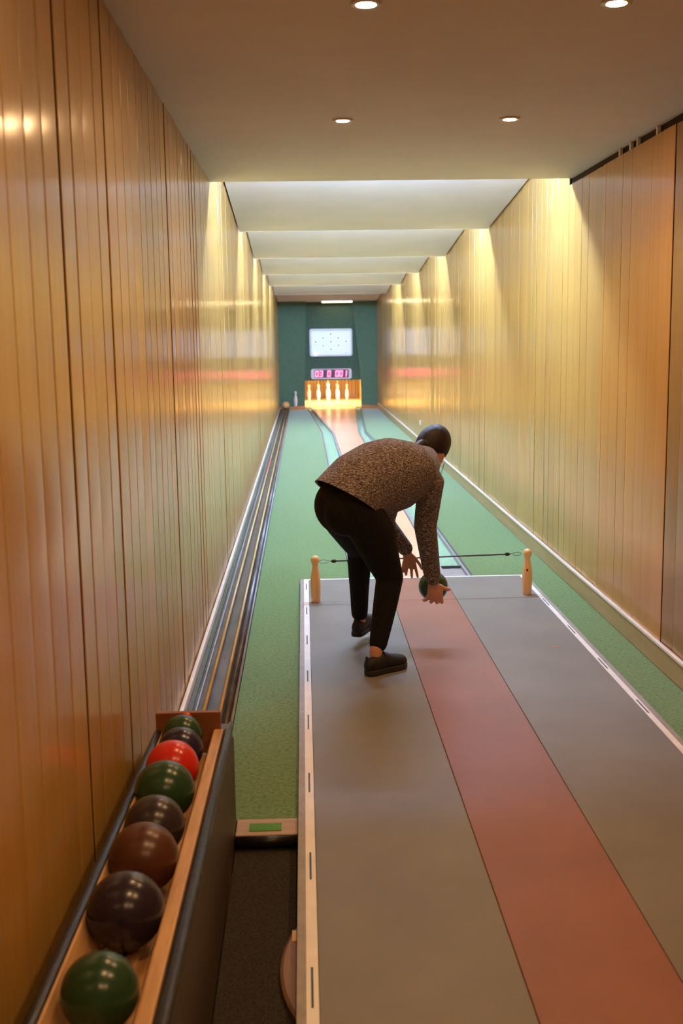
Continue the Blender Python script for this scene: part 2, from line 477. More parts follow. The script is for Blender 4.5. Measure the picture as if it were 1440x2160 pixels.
# ------------------------------------------------------------------ lane with gutters
ln = thing('bowling_lane', (0.69, 7.04, -0.11), 'tan lane running to the pins, narrow then flaring at far end', 'lane')
Li = [(0.505, 7.04), (0.497, 18.5), (0.185, 25.34)]          # inner edge left
Ri = [(0.890, 7.04), (0.905, 18.4), (1.160, 25.34)]
Lo = [(0.290, 7.04), (0.300, 18.8), (0.090, 25.16)]          # outer edge left
Ro = [(1.093, 7.04), (1.080, 16.9), (1.040, 18.6), (1.295, 25.16)]
MB().prism([Li[0], Ri[0], Ri[1], Ri[2], Li[2], Li[1]], -0.11, -0.022).build('lane_bed', 'lane_tan', ln)
MB().prism([Lo[0], Li[0], Li[1], (0.19, 25.2), (0.09, 25.2), Lo[1]], -0.11, -0.050).build('gutter', 'gutter_green', ln)
MB().prism([Ri[0], Ro[0], Ro[1], Ro[2], (1.29, 25.2), (1.155, 25.2), Ri[1]], -0.11, -0.050).build('gutter', 'gutter_green', ln)
def strip(path, wd, z0, z1, name, mat, parent, label=None):
    n = len(path); L_ = []; R_ = []
    for i in range(n):
        a = Vector(path[max(0, i-1)]); b = Vector(path[min(n-1, i+1)])
        d = (b-a).normalized(); nn = Vector((d.y, -d.x)); p = Vector(path[i])
        L_.append(tuple(p-nn*wd/2)); R_.append(tuple(p+nn*wd/2))
    mb = MB()
    for i in range(n-1):
        mb.prism([R_[i], R_[i+1], L_[i+1], L_[i]], z0, z1)
    return mb.build(name, mat, parent, label=label)
def shift(path, dx): return [(x+dx, y) for x, y in path]
strip(shift(Li, -0.016), 0.030, -0.055, -0.018, 'gutter_rail', 'gutter_grey', ln)
strip(shift(Li, -0.003), 0.007, -0.055, -0.016, 'gutter_line', 'gutter_dark', ln)
strip(shift(Ri, 0.016), 0.030, -0.055, -0.018, 'gutter_rail', 'gutter_grey', ln)
strip(shift(Ri, 0.003), 0.007, -0.055, -0.016, 'gutter_line', 'gutter_dark', ln)
strip(shift(Lo, 0.010), 0.022, -0.055, -0.020, 'gutter_rail', 'gutter_grey', ln)
strip(shift(Ro, -0.012), 0.026, -0.055, -0.020, 'gutter_rail', 'gutter_grey', ln)
strip(shift(Ro, -0.003), 0.010, -0.055, -0.012, 'gutter_line', 'gutter_dark', ln)
MB().box(0.925, 1.065, 7.05, 7.46, -0.055, -0.040).build('gutter_plate', 'edge_grey', ln, label='grey plate in gutter mouth')
MB().box(0.925, 1.065, 7.455, 7.47, -0.050, -0.022).build('gutter_lip', 'gutter_dark', ln)

# ------------------------------------------------------------------ approach platform
pf = thing('approach_platform', (0.69, 3.0, -0.06), 'grey matted approach platform with red centre strip and white tape edges', 'platform')
PY0, PY1 = -1.2, 7.03
MB().box(-0.045, 1.435, PY0, PY1, -0.042, -0.012).build('base', 'edge_grey', pf)
for x0, x1, mt in ((0.009, 0.508, 'mat_grey'), (0.510, 0.886, 'mat_red'), (0.888, 1.386, 'mat_grey')):
    MB().box(x0, x1, PY0, 6.395, -0.012, 0.0).build('mat', mt, pf, bevel=0.0015, segs=1)
    MB().box(x0, x1, 6.399, 7.004, -0.012, 0.0).build('mat', mt, pf, bevel=0.0015, segs=1)
MB().box(-0.045, -0.022, PY0, PY1, -0.012, -0.001).build('edge_board', 'edge_grey', pf)
MB().box(1.412, 1.435, PY0, PY1, -0.012, -0.001).build('edge_board', 'edge_grey', pf)
tpl = MB().box(-0.022, 0.008, PY0, PY1, -0.012, 0.0005).build('tape', 'tape_white', pf)
tpr = MB().box(1.386, 1.411, PY0, PY1, -0.012, 0.0005).build('tape', 'tape_white', pf)
MB().box(0.009, 1.386, 7.005, PY1, -0.012, 0.0005).build('tape', 'tape_white', pf)
dm = None
for k in range(13):
    yc = 6.81 - 0.622*k
    MB().box(-0.0105, -0.0045, yc-0.085, yc+0.085, 0.0003, 0.0009).build('dash', 'dash_black', tpl)
    MB().box(1.396, 1.402, yc-0.535-0.085+0.001, yc-0.535+0.085, 0.0003, 0.0009).build('dash', 'dash_black', tpr)
dot = MB().lathe([(0.009, 0.0), (0.009, 0.0016), (0.007, 0.002)], (1.245, 5.324, 0.0), 16).build('sticker', 'dot_orange')
tag(dot, 'tiny orange round sticker on right grey mat', 'sticker')
# bits of litter / scuffs are left to the mats
rb = thing('round_board', (0.46, 2.64, -0.07), 'curved brown wooden board sticking out from under the platform edge', 'board')
MB().lathe([(0.548, 0.0), (0.548, 0.016), (0.540, 0.022)], (0.458, 2.62, -0.07), 64).build('board', 'round_board_wood', rb)
MB().box(-0.060, -0.047, 2.745, 2.80, -0.048, -0.046).build('sticker', 'ball_tan', rb, label='small yellow sticker')

# ------------------------------------------------------------------ ball return track
br = thing('ball_return', (-0.42, 4.5, -0.11), 'long dark ball return track with yellow rails along left wall', 'ball track')
MB().box(XL+0.024, -0.320, 4.44, 24.95, -0.11, -0.020).build('bed', 'return_bed', br)
MB().prism_x([(3.44, 0.20), (4.44, -0.02), (4.44, -0.06), (3.44, 0.16)], XL+0.024, -0.320).build('ramp', 'return_bed', br)
MB().box(-0.524, -0.503, 4.44, 24.95, -0.020, -0.012).build('green_strip', 'return_green', br, label='narrow dull green strip')
for x, r in ((-0.447, 0.008), (-0.378, 0.008)):
    MB().tube([(x, 4.30, 0.004), (x, 24.9, 0.004)], r, 8).build('rail', 'rail_yellow', br, smooth=True, label='yellow rail')
MB().tube([(-0.487, 4.30, -0.014), (-0.487, 24.9, -0.014)], 0.005, 6).build('seam_strip', 'gutter_grey', br)
MB().tube([(-0.347, 4.30, -0.004), (-0.347, 24.9, -0.004)], 0.018, 10).build('side_pipe', 'return_bed', br, smooth=True)
MB().tube([(-0.324, 4.30, -0.010), (-0.324, 24.9, -0.010)], 0.007, 8).build('edge_strip', 'gutter_grey', br, smooth=True)
MB().box(-0.452, -0.443, 12.9, 14.2, 0.0125, 0.0135).build('red_mark', 'mark_red', br, label='short red mark on the rail')

# ------------------------------------------------------------------ ball rack
def T(y): return 0.41 - 0.0556*(y-1.72)
RY0, RY1 = 1.0, 3.40
rk = thing('ball_rack', (-0.38, 2.2, -0.11), 'long wooden ball rack with black edge rails along left wall', 'rack')
def sloped(x0, x1, zt, zb, name, mat, parent=rk, y0=RY0, y1=RY1, bevel=0.004, xt0=None, xt1=None, label=None):
    """bar running along Y that follows the rack slope; xt0/xt1 override the top x limits"""
    a0 = x0 if xt0 is None else xt0; a1 = x1 if xt1 is None else xt1
    vs = []
    for y in (y0, y1):
        vs += [(x0, y, T(y)+zb), (x1, y, T(y)+zb), (a1, y, T(y)+zt), (a0, y, T(y)+zt)]
    return MB().add(vs, [(0,1,2,3), (7,6,5,4), (0,4,5,1), (1,5,6,2), (2,6,7,3), (3,7,4,0)]).build(name, mat, parent, bevel=bevel, label=label)
sloped(-0.278, -0.250, 0.004, -0.030, 'edge_rail', 'rail_black', bevel=0.010)
sloped(-0.500, -0.474, 0.004, -0.060, 'edge_rail', 'rail_black', bevel=0.010)
sloped(-0.336, -0.278, 0.000, -0.085, 'wood_rail', 'rail_wood', xt0=-0.309)
sloped(-0.474, -0.440, 0.000, -0.085, 'wood_rail', 'rail_wood', xt1=-0.468)
sloped(-0.440, -0.336, -0.085, -0.110, 'trough_floor', 'rail_wood')
sloped(-0.394, -0.386, -0.082, -0.084, 'trough_groove', 'gap_black', bevel=0)
MB().prism_x([(RY0, -0.095), (3.340, -0.095), (3.345, -0.024), (3.46, -0.030), (3.46, T(3.42)-0.06), (3.42, T(3.42)-0.03), (RY0, T(RY0)-0.03)], -0.262, -0.251).build('side_panel', 'rack_panel', rk)
MB().prism_x([(2.985, -0.095), (3.15, -0.095), (3.10, 0.03)], -0.251, -0.246).build('notch_shade', 'gap_black', rk)  # black wedge stands in for the dark inside a notch of the panel
MB().prism_x([(RY0, -0.11), (3.255, -0.11), (3.42, T(3.42)-0.07), (RY0, T(RY0)-0.07)], -0.500, -0.488).build('side_panel', 'rack_panel', rk)
sb = MB().box(-0.494, -0.287, 3.401, 3.421, 0.235, 0.372).build('stop_board', 'stop_wood', rk, bevel=0.002, label='reddish brown end board')
MB().ell((-0.396, 3.400, 0.362), (0.016, 0.010, 0.012), nu=14, nv=8).build('knob', 'knob_red', sb, smooth=True, label='red button')
balls = [('green', (-0.383, 1.817), 0.139, 'ball_green', 'dark green ball in the rack, nearest the viewer and apart from the rest'),
         ('purple', (-0.388, 2.131), 0.159, 'ball_purple', 'large dark purple ball in the rack beside the nearest green one'),
         ('brown', (-0.389, 2.396), 0.160, 'ball_brown', 'brown ball in the rack behind the large purple ball'),
         ('grey', (-0.390, 2.590), 0.149, 'ball_grey', 'charcoal ball in the rack between brown and green balls'),
         ('green', (-0.396, 2.835), 0.162, 'ball_green', 'green ball in the middle of the rack, just before the red ball'),
         ('red', (-0.398, 3.030), 0.152, 'ball_red', 'bright red ball in the rack'),
         ('blue', (-0.392, 3.185), 0.136, 'ball_blue', 'dark blue ball mostly hidden behind the red ball'),
         ('green', (-0.402, 3.330), 0.128, 'ball_green', 'small green ball against the rack end board')]
for nm, (x, y), d, mt, lab in balls:
    o = MB().ell((0, 0, 0), (d/2,)*3, nu=48, nv=28).build('bowling_ball', mt, smooth=True)
    o.location = (x, y, T(y)+0.003)
    tag(o, lab, 'ball', 'balls in the rack')

# ------------------------------------------------------------------ far end
bw = MB().prism_y([(0.0, 0.60), (1.36, 0.60), (1.36, 2.45), (0.0, 2.45)], 25.32, 25.36).build('wall_back', 'felt_green_dark')
struct(bw, 'dark green felt end wall around the pin pit', 'wall')
MB().prism_y([(-0.70, -0.03), (0.025, -0.03), (0.036, 0.60), (0.092, 2.45), (-0.70, 2.45)], 25.15, 25.40).build('side_panel', 'felt_green', bw)
MB().prism_y([(1.318, -0.03), (1.85, -0.03), (1.85, 2.45), (1.12, 2.45), (1.302, 0.60)], 25.15, 25.40).build('side_panel', 'felt_green', bw)
MB().prism([(-0.56, 24.90), (-0.30, 24.90), (0.02, 25.14), (-0.56, 25.14)], -0.11, 0.030).build('ledge', 'felt_green', bw)
MB().prism([(1.32, 25.14), (1.66, 24.90), (1.70, 24.90), (1.70, 25.14)], -0.11, 0.030).build('ledge', 'felt_green', bw)
MB().prism([(-0.56, 24.885), (-0.295, 24.885), (0.03, 25.13), (0.02, 25.145), (-0.30, 24.902), (-0.56, 24.902)], -0.11, 0.040).build('skirting', 'skirt_wood', bw)
MB().prism([(1.31, 25.13), (1.665, 24.885), (1.70, 24.885), (1.70, 24.902), (1.67, 24.902), (1.325, 25.145)], -0.11, 0.040).build('skirting', 'skirt_wood', bw)
sl = thing('light_strip', (0.79, 25.2, 2.36), 'thin warm light strip along top of the green end wall', 'lamp')
MB().box(0.46, 1.12, 25.16, 25.19, 2.345, 2.365).build('glow_tube', 'slit_lamp', sl)
MB().box(0.44, 1.14, 25.19, 25.30, 2.335, 2.372).build('housing', 'lamp_trim', sl)

# pin display
dp = thing('pin_display', (0.64, 25.3, 1.14), 'white glowing panel with nine small lamp dots above the counter', 'display')
def rrect(x0, x1, z0, z1, r, n=6):
    pts = []
    for cx, cz, a0 in ((x1-r, z0+r, -90), (x1-r, z1-r, 0), (x0+r, z1-r, 90), (x0+r, z0+r, 180)):
        for k in range(n+1):
            a = math.radians(a0+90*k/n); pts.append((cx+r*math.cos(a), cz+r*math.sin(a)))
    return pts
MB().prism_y(rrect(0.155, 1.122, 1.142, 1.762, 0.05), 25.22, 25.32).build('case', 'frame_white', dp)
face = MB().prism_y(rrect(0.200, 1.085, 1.180, 1.705, 0.03), 25.212, 25.222).build('face', 'display_face', dp)
for x, z in ((0.636, 1.64), (0.465, 1.555), (0.808, 1.554), (0.295, 1.469), (0.635, 1.469), (0.981, 1.471), (0.464, 1.385), (0.809, 1.387), (0.635, 1.299), (0.979, 1.212)):
    big = z > 1.25
    def disc(r, y0, y1):
        return MB().prism_y([(x+r*math.cos(2*math.pi*k/14), z+r*math.sin(2*math.pi*k/14)) for k in range(14)], y0, y1)
    if big: disc(0.040, 25.208, 25.213).build('lamp_halo', 'display_halo', face)
    disc(0.017 if big else 0.009, 25.200, 25.209 if big else 25.213).build('lamp_dot', 'lamp_dot', face)
x, z = 0.292, 1.209
MB().prism_y([(x+0.034*math.cos(2*math.pi*k/16), z+0.034*math.sin(2*math.pi*k/16)) for k in range(16)], 25.200, 25.213).build('round_lamp', 'display_lamp', face, label='bright round white lamp')
# counter
lc = thing('led_counter', (0.64, 25.3, 0.63), 'white framed counter with red digits 03 0 001', 'counter')
MB().prism_y(rrect(0.176, 1.100, 0.632, 0.862, 0.045), 25.22, 25.32).build('case', 'frame_white', lc)
win = MB().prism_y(rrect(0.245, 1.030, 0.662, 0.842, 0.012), 25.212, 25.222).build('window', 'led_window', lc)
SEG = {'0': 'abcdef', '3': 'abgcd', '1': 'bc'}
def digit(ch, x0, z0, wd, ht):
    t = 0.021; sk = 0.08; h = ht/2
    mb = MB()
    def seg(xa, xb, za, zb):
        p = [(xa, za), (xb, za), (xb, zb), (xa, zb)]
        mb.prism_y([(px+(pz-z0)*sk, pz) for px, pz in p], 25.203, 25.213)
    S = {'a': (x0+.003, x0+wd-.003, z0+ht-t, z0+ht), 'g': (x0+.003, x0+wd-.003, z0+h-t/2, z0+h+t/2), 'd': (x0+.003, x0+wd-.003, z0, z0+t),
         'f': (x0, x0+t, z0+h+.003, z0+ht-.003), 'e': (x0, x0+t, z0+.003, z0+h-.003), 'b': (x0+wd-t, x0+wd, z0+h+.003, z0+ht-.003), 'c': (x0+wd-t, x0+wd, z0+.003, z0+h-.003)}
    for s in SEG[ch]: seg(*S[s])
    mb.build('digit', 'led_red', win)
for ch, x0 in (('0', 0.263), ('3', 0.362), ('0', 0.540), ('0', 0.722), ('0', 0.812), ('1', 0.905)):
    digit(ch, x0, 0.683, 0.078, 0.136)

# pin pit
pp = thing('pin_pit', (0.67, 25.4, -0.11), 'brightly lit wooden pin pit opening in the end wall', 'pin deck')
MB().prism_x([(25.35, -0.11), (27.3, -0.11), (27.3, 0.112), (25.66, 0.112), (25.35, -0.005)], 0.0, 1.335).build('deck', 'deck_wood', pp)
for k in range(16):
    x0 = -0.02 + k*0.086
    MB().box(x0+0.003, x0+0.082, 27.22+random.uniform(-.02, .02), 27.26, 0.112, 0.82).build('slat', 'pit_wood', pp)
MB().box(-0.06, 0.02, 25.41, 27.3, -0.11, 0.82).build('side_wall', 'pit_wood', pp)
MB().box(1.32, 1.40, 25.41, 27.3, -0.11, 0.82).build('side_wall', 'pit_wood', pp)
MB().box(-0.06, 1.40, 25.37, 27.3, 0.82, 0.86).build('roof', 'pit_wood', pp)
MB().box(-0.06, 1.40, 27.26, 27.34, -0.11, 0.86).build('back', 'gap_black', pp)
MB().box(0.06, 1.28, 25.42, 25.47, 0.70, 0.72).build('lamp', 'pit_lamp', pp, label='warm lamp strip inside the opening')
for k in range(17):
    x0 = 0.075 + k*0.072
    MB().box(x0, x0+0.030, 25.63, 25.66, 0.575, 0.64).build('socket', 'gap_black', pp)

PROF = [(0.0285, 0.0), (0.030, 0.004), (0.0335, 0.05), (0.0390, 0.10), (0.0420, 0.145), (0.0405, 0.19), (0.0330, 0.235), (0.0235, 0.270),
        (0.0180, 0.295), (0.0180, 0.310), (0.0225, 0.326), (0.0275, 0.343), (0.0290, 0.358), (0.0270, 0.374), (0.0200, 0.388), (0.0100, 0.396), (0.003, 0.398)]
def prof(h, wk=1.22): return [(r*wk*h/0.398, z*h/0.398) for r, z in PROF]
pin_specs = []
rows = [(25.72, (0,)), (25.97, (-1, 1)), (26.22, (-2, 0, 2)), (26.47, (-1, 1)), (26.72, (0,))]
where = {(0, 0): 'front pin of the diamond in the lit pit', (1, -1): 'second pin from left in the lit pit', (1, 1): 'fourth pin from left in the lit pit', (2, -2): 'leftmost pin in the lit pit',
         (2, 0): 'king pin in the middle of the pit, behind the front pin', (2, 2): 'rightmost pin in the lit pit', (3, -1): 'rear pin behind the second pin from left in the pit',
         (3, 1): 'rear pin behind the fourth pin from left in the pit', (4, 0): 'hindmost pin, behind the king pin in the pit'}
pin_proto = {}
for ri, (y, ks) in enumerate(rows):
    for kx in ks:
        h = 0.40 if ri == 0 else (0.415 if (ri, kx) == (2, 0) else 0.362)
        x = 0.576 + 0.2235*kx
        if h not in pin_proto:
            pin_proto[h] = (MB().lathe(prof(h), (0, 0, 0), 20).mesh('pin_body'), MB().tube([(0, 0, h-0.004), (0, 0, 0.68)], 0.003, 6).mesh('string'))
            pin_proto[h][0].materials.append(M['pin_white']); pin_proto[h][1].materials.append(M['string_white'])
            for p in pin_proto[h][0].polygons: p.use_smooth = True
        o = bpy.data.objects.new('bowling_pin', pin_proto[h][0]); COL.objects.link(o); o.location = (x, y, 0.112)
        s = bpy.data.objects.new('string', pin_proto[h][1]); COL.objects.link(s); s.parent = o
        tag(o, 'white string ' + where[(ri, kx)], 'pin', 'pins in the lit pit')
sp = MB().lathe(prof(0.345), (0, 0, 0), 20).build('bowling_pin', 'pin_white', smooth=True)
sp.location = (-0.186, 25.085, 0.030)
tag(sp, 'single white pin standing left of the pit against green wall', 'pin')
tb = MB().ell((0, 0, 0), (0.082,)*3, nu=32, nv=18).build('bowling_ball', 'ball_tan', smooth=True)
tb.location = (-0.402, 24.78, 0.084)
tag(tb, 'tan ball at the far end of the ball return', 'ball')

# ------------------------------------------------------------------ post pins with the elastic cord
posts = []
for (x, y), lab in (((0.048, 6.402), 'wooden pin standing at left front corner of platform'), ((1.328, 6.478), 'wooden pin standing at right front corner of platform')):
    o = MB().lathe([(0.0255, 0), (0.0265, 0.004), (0.0285, 0.05), (0.0305, 0.10), (0.0295, 0.14), (0.0245, 0.175), (0.0185, 0.200), (0.0170, 0.215), (0.0185, 0.228),
                    (0.0240, 0.240), (0.0265, 0.252), (0.0255, 0.263), (0.0205, 0.273), (0.0110, 0.279), (0.003, 0.281)], (0, 0, 0), 28).build('bowling_pin', 'pin_wood', smooth=True)
    o.location = (x, y, 0.0005)
    tag(o, lab, 'pin', 'wooden pins holding the cord'); posts.append(o)
kn = MB().ell((1.322, 6.450, 0.155), (0.006, 0.004, 0.008), nu=10, nv=6).build('knot', 'gap_black', posts[1], smooth=True, label='dark knot')
pr = MB().ell((0.047, 6.3785, 0.045), (0.0, 0.0, 0.0)) if False else None
A = Vector((0.070, 6.402, 0.243)); B = Vector((1.303, 6.478, 0.251))
ec = thing('elastic_cord', (0.7, 6.44, 0.245), 'thin purple elastic cord stretched between the two wooden pins', 'cord')
dv = (B-A).normalized()
MB().tube([A+dv*0.085, B-dv*0.095], 0.0045, 8).build('cord', 'cord_purple', ec, smooth=True)
for s, P0 in ((1, A), (-1, B)):
    d = dv*s
    base = P0 + d*(0.085 if s > 0 else 0.095)
    MB().loft([(base-d*0.012, .004, .004), (base-d*0.004, .010, .010), (base+d*0.010, .011, .011), (base+d*0.018, .005, .005)], n=10).build('end_knot', 'gap_black', ec, smooth=True)
    up = Vector((0, 0, 1))
    pts = [base-d*0.008, base-d*0.028+up*0.004, base-d*0.052+up*0.010, base-d*0.072+up*0.010, base-d*0.082+up*0.000, base-d*0.074-up*0.009, base-d*0.052-up*0.010, base-d*0.030-up*0.006]
    MB().tube(pts, 0.0018, 6).build('hook', 'hook_metal', ec, smooth=True, label='open wire hook')
hk = MB().box(XR-0.014, XR-0.001, 15.86, 15.89, 0.29, 0.36).build('wall_clip', 'frame_white', bevel=0.004)
tag(hk, 'tiny white clip low on the right wall above the head', 'clip')

# ------------------------------------------------------------------ the player
H_ = Vector((0.80, 0.60, 0.0))          # heading
L_ = Vector((-0.60, 0.80, 0.0))         # her left
UP = Vector((0, 0, 1))
def remesh(mb, name, mat, voxel, parent=None, smooth=8, label=None, factor=0.5, cut=None):
    me = mb.mesh(name)
    tmp = bpy.data.objects.new('tmp', me); COL.objects.link(tmp)
    r = tmp.modifiers.new('r', 'REMESH'); r.mode = 'VOXEL'; r.voxel_size = voxel
    sm = tmp.modifiers.new('s', 'SMOOTH'); sm.factor = factor; sm.iterations = smooth
    dg = bpy.context.evaluated_depsgraph_get(); dg.update()
    nm = bpy.data.meshes.new_from_object(tmp.evaluated_get(dg))
    bpy.data.objects.remove(tmp); bpy.data.meshes.remove(me)
    if cut:
        import bmesh
        bm = bmesh.new(); bm.from_mesh(nm)
        sel = [f for f in bm.faces if f.calc_center_median().dot(H_) < 3.43]
        se = {e for f in sel for e in f.edges}; sv = {v for f in sel for v in f.verts}
        bmesh.ops.bisect_plane(bm, geom=list(sv)+list(se)+sel, plane_co=cut[0], plane_no=cut[1], clear_inner=True)
        rim = [e for e in bm.edges if e.is_boundary]
        ex = bmesh.ops.extrude_edge_only(bm, edges=rim)          # turn the hem inwards
        vs_ = [g for g in ex['geom'] if isinstance(g, bmesh.types.BMVert)]
        cen = sum((v.co for v in vs_), Vector())/max(1, len(vs_))
        for v in vs_: v.co = v.co + (cen-v.co).normalized()*0.012 + cut[1]*0.004
        bm.to_mesh(nm); bm.free()
    off = origin(parent) if parent else Vector((0, 0, 0))
    nm.name = name
    nm.transform(Matrix.Translation(-off))
    nm.materials.clear(); nm.materials.append(M[mat])
    for p in nm.polygons: p.use_smooth = True
    o = bpy.data.objects.new(name, nm); COL.objects.link(o)
    if parent: o.parent = parent
    if label: o['label'] = label
    return o
V = Vector
# joints
RA, RK, RH = V((0.314, 4.97, 0.085)), V((0.388, 5.075, 0.425)), V((0.250, 4.955, 0.760))
LA, LK, LH = V((0.262, 5.46, 0.135)), V((0.262, 5.42, 0.500)), V((0.135, 5.12, 0.765))
HEAD = V((0.632, 5.455, 0.998))
RS, RE, RW = V((0.586, 5.180, 0.915)), V((0.578, 5.270, 0.640)), V((0.627, 5.372, 0.345))
LS, LE, LW = V((0.470, 5.470, 0.930)), V((0.405, 5.610, 0.605)), V((0.522, 5.615, 0.440))
TAX = V((0.74, 0.56, 0.37)).normalized()          # torso axis
torso = [(V((0.190, 5.015, 0.815)), .172, .128), (V((0.255, 5.060, 0.862)), .160, .120), (V((0.335, 5.120, 0.905)), .158, .120),
         (V((0.430, 5.195, 0.930)), .170, .122), (V((0.510, 5.260, 0.935)), .165, .105), (V((0.568, 5.312, 0.950)), .105, .078)]

body = MB()
body.loft([(c, a*0.84, b*0.84) for c, a, b in torso], n=20, ref=L_)
body.loft([(V((0.555, 5.315, 0.960)), .055, .055), (V((0.590, 5.365, 0.968)), .050, .052), (V((0.622, 5.425, 0.975)), .048, .055)], n=14)          # neck
Hh = V((0.66, 0.75, 0)); Lh = V((-0.75, 0.66, 0))
l_ = (Lh + UP*0.30).normalized(); g_ = (Hh*0.87 - UP*0.45); g_ = (g_ - l_*g_.dot(l_)).normalized(); k_ = g_.cross(l_)
body.ell(HEAD + k_*0.012, (0.088, 0.071, 0.100), (g_, l_, k_), 28, 18)                         # skull
body.loft([(HEAD + g_*0.045 - k_*0.02, .058, .045), (HEAD + g_*0.060 - k_*0.065, .050, .040), (HEAD + g_*0.066 - k_*0.098, .030, .026)], n=14, ref=l_)   # face and jaw
body.loft([(HEAD + g_*0.090 + k_*0.004, .008, .008), (HEAD + g_*0.108 - k_*0.030, .012, .012)], n=10)       # nose
for s in (-1, 1):
    body.ell(HEAD + g_*0.092 + l_*s*0.030 + k_*0.004, (0.006, 0.013, 0.006), (g_, l_, k_), 10, 8)      # brow / eye
    e = HEAD - k_*0.022 + l_*s*0.076 - g_*0.004
    body.ell(e, (0.019, 0.008, 0.030), ((g_-k_*0.2).normalized(), l_, k_), 14, 10)                      # ear
    body.ell(e - k_*0.026 + g_*0.004, (0.010, 0.006, 0.010), (g_, l_, k_), 10, 8)
body.ell(HEAD + g_*0.098 - k_*0.058, (0.006, 0.022, 0.005), (g_, l_, k_), 10, 8)                        # mouth
# arms
body.loft([(RS, .040, .040), (RE, .034, .034), (RW, .023, .023)], n=14)
body.loft([(LS, .040, .040), (LE, .034, .034), (LW, .023, .023)], n=14)
# legs
for h, kn, an, hd in ((RH, RK, RA, H_), (LH, LK, LA, V((0.5, 0.866, 0)))):
    body.loft([(h, .072, .072), ((h+kn)/2, .060, .060), (kn, .046, .046), (kn*0.65+an*0.35, .044, .044), (kn*0.2+an*0.8, .031, .031), (an + UP*0.02, .029, .029)], n=16)
    body.loft([(an + UP*0.03, .030, .030), (an - UP*0.025, .031, .031), (an - UP*0.045 + hd*0.02, .026, .022)], n=12)
def finger(root, pts, r0, r1):
    q = [V(root)] + [V(p) for p in pts]
    n = len(q)
    body.loft([(q[i], r0+(r1-r0)*i/(n-1), r0+(r1-r0)*i/(n-1)) for i in range(n)], n=10)
# right hand: back of the hand towards the viewer, palm and curled fingers round the near side of the ball
BALL = V((0.641, 5.478, 0.292)); BR = 0.075
lat = V((0.97, -0.22, 0.0)).normalized()
body.loft([(RW, .024, .019), (RW + V((0.006, 0.012, -0.030)), .031, .016), (V((0.640, 5.389, 0.282)), .041, .016), (V((0.640, 5.400, 0.258)), .041, .0145)], n=16, ref=lat)
for off, ln_, sp_ in ((-0.032, 0.80, -0.013), (-0.011, 0.95, -0.003), (0.011, 1.0, 0.003), (0.031, 0.93, 0.007)):
    r = V((0.640, 5.401, 0.258)) + lat*off + V((0, 0, 0.004 if off < -.03 else 0))
    p1 = r + lat*sp_*0.7 + V((0, 0.012, -0.030))*ln_
    p2 = p1 + lat*sp_*0.5 + V((0, 0.022, -0.012))*ln_
    p3 = p2 + lat*sp_*0.3 + V((0, 0.021, -0.003))*ln_
    finger(r, (p1, p2, p3), 0.0105, 0.0084)
tr = V((0.664, 5.384, 0.312))
finger(tr, (tr + V((0.020, 0.006, -0.012)), tr + V((0.038, 0.018, -0.020)), tr + V((0.050, 0.034, -0.024))), 0.0130, 0.0095)
# left hand: hanging open, fingers apart, thumb towards the right arm
plat = V((0.95, 0.05, 0.30)).normalized()
body.loft([(LW, .023, .018), (V((0.527, 5.618, 0.420)), .029, .015), (V((0.533, 5.620, 0.395)), .034, .013)], n=16, ref=plat)
for r, t in (((0.506, 5.620, 0.395), (0.496, 5.628, 0.336)), ((0.523, 5.620, 0.389), (0.515, 5.626, 0.322)), ((0.542, 5.620, 0.386), (0.546, 5.622, 0.309)), ((0.558, 5.618, 0.392), (0.576, 5.616, 0.312))):
    r = V(r); t = V(t)
    finger(r, (r.lerp(t, .42) + V((0, 0.004, 0)), r.lerp(t, .74) + V((0, 0.003, 0)), t), 0.0094, 0.0074)
finger(V((0.545, 5.612, 0.428)), (V((0.566, 5.604, 0.408)), V((0.583, 5.600, 0.384)), V((0.597, 5.600, 0.356))), 0.0105, 0.0075)
person = remesh(body, 'person', 'skin', 0.0042, smooth=4)
tag(person, 'bowler in brown knit sweater and black trousers, bending low with ball in hand', 'person')

# sweater, its hem cut along a slanting plane
HEM_P, HEM_N = (0.0617, 5.1000, 0.8717), (0.5055, 0.2401, 0.8288)
sw = MB()
sts = [(V((0.122, 4.960, 0.760)), .182, .160), (V((0.186, 5.010, 0.815)), .180, .158), (V((0.248, 5.062, 0.870)), .180, .162), (V((0.330, 5.120, 0.892)), .178, .180),
       (V((0.425, 5.190, 0.910)), .184, .176), (V((0.505, 5.252, 0.930)), .174, .134), (V((0.562, 5.305, 0.945)), .115, .092), (V((0.600, 5.350, 0.962)), .070, .066)]
sw.loft(sts, n=28, ref=L_, dome=False)
sw.loft([(V((0.470, 5.215, 0.935)), .10, .095), (RS + V((-0.02, 0.0, 0.005)), .082, .078), (RS + V((0.010, 0.010, -0.050)), .070, .068), (RS.lerp(RE, .5) + V((0.008, 0, 0)), .063, .061), (RE, .058, .056), (RE.lerp(RW, .5), .051, .049), (RE.lerp(RW, .82), .046, .044), (RW + V((0, -0.002, 0.012)), .040, .038)], n=18)
sw.loft([(V((0.470, 5.330, 0.935)), .095, .09), (LS, .078, .074), (LS.lerp(LE, .5), .060, .058), (LE, .054, .052), (LE.lerp(LW, .55), .047, .045), (LW + V((-0.008, 0, 0.022)), .040, .037)], n=18)
sweater = remesh(sw, 'sweater', 'knit_brown', 0.0062, person, smooth=12, label='marled brown knit sweater', cut=(V(HEM_P), V(HEM_N)))
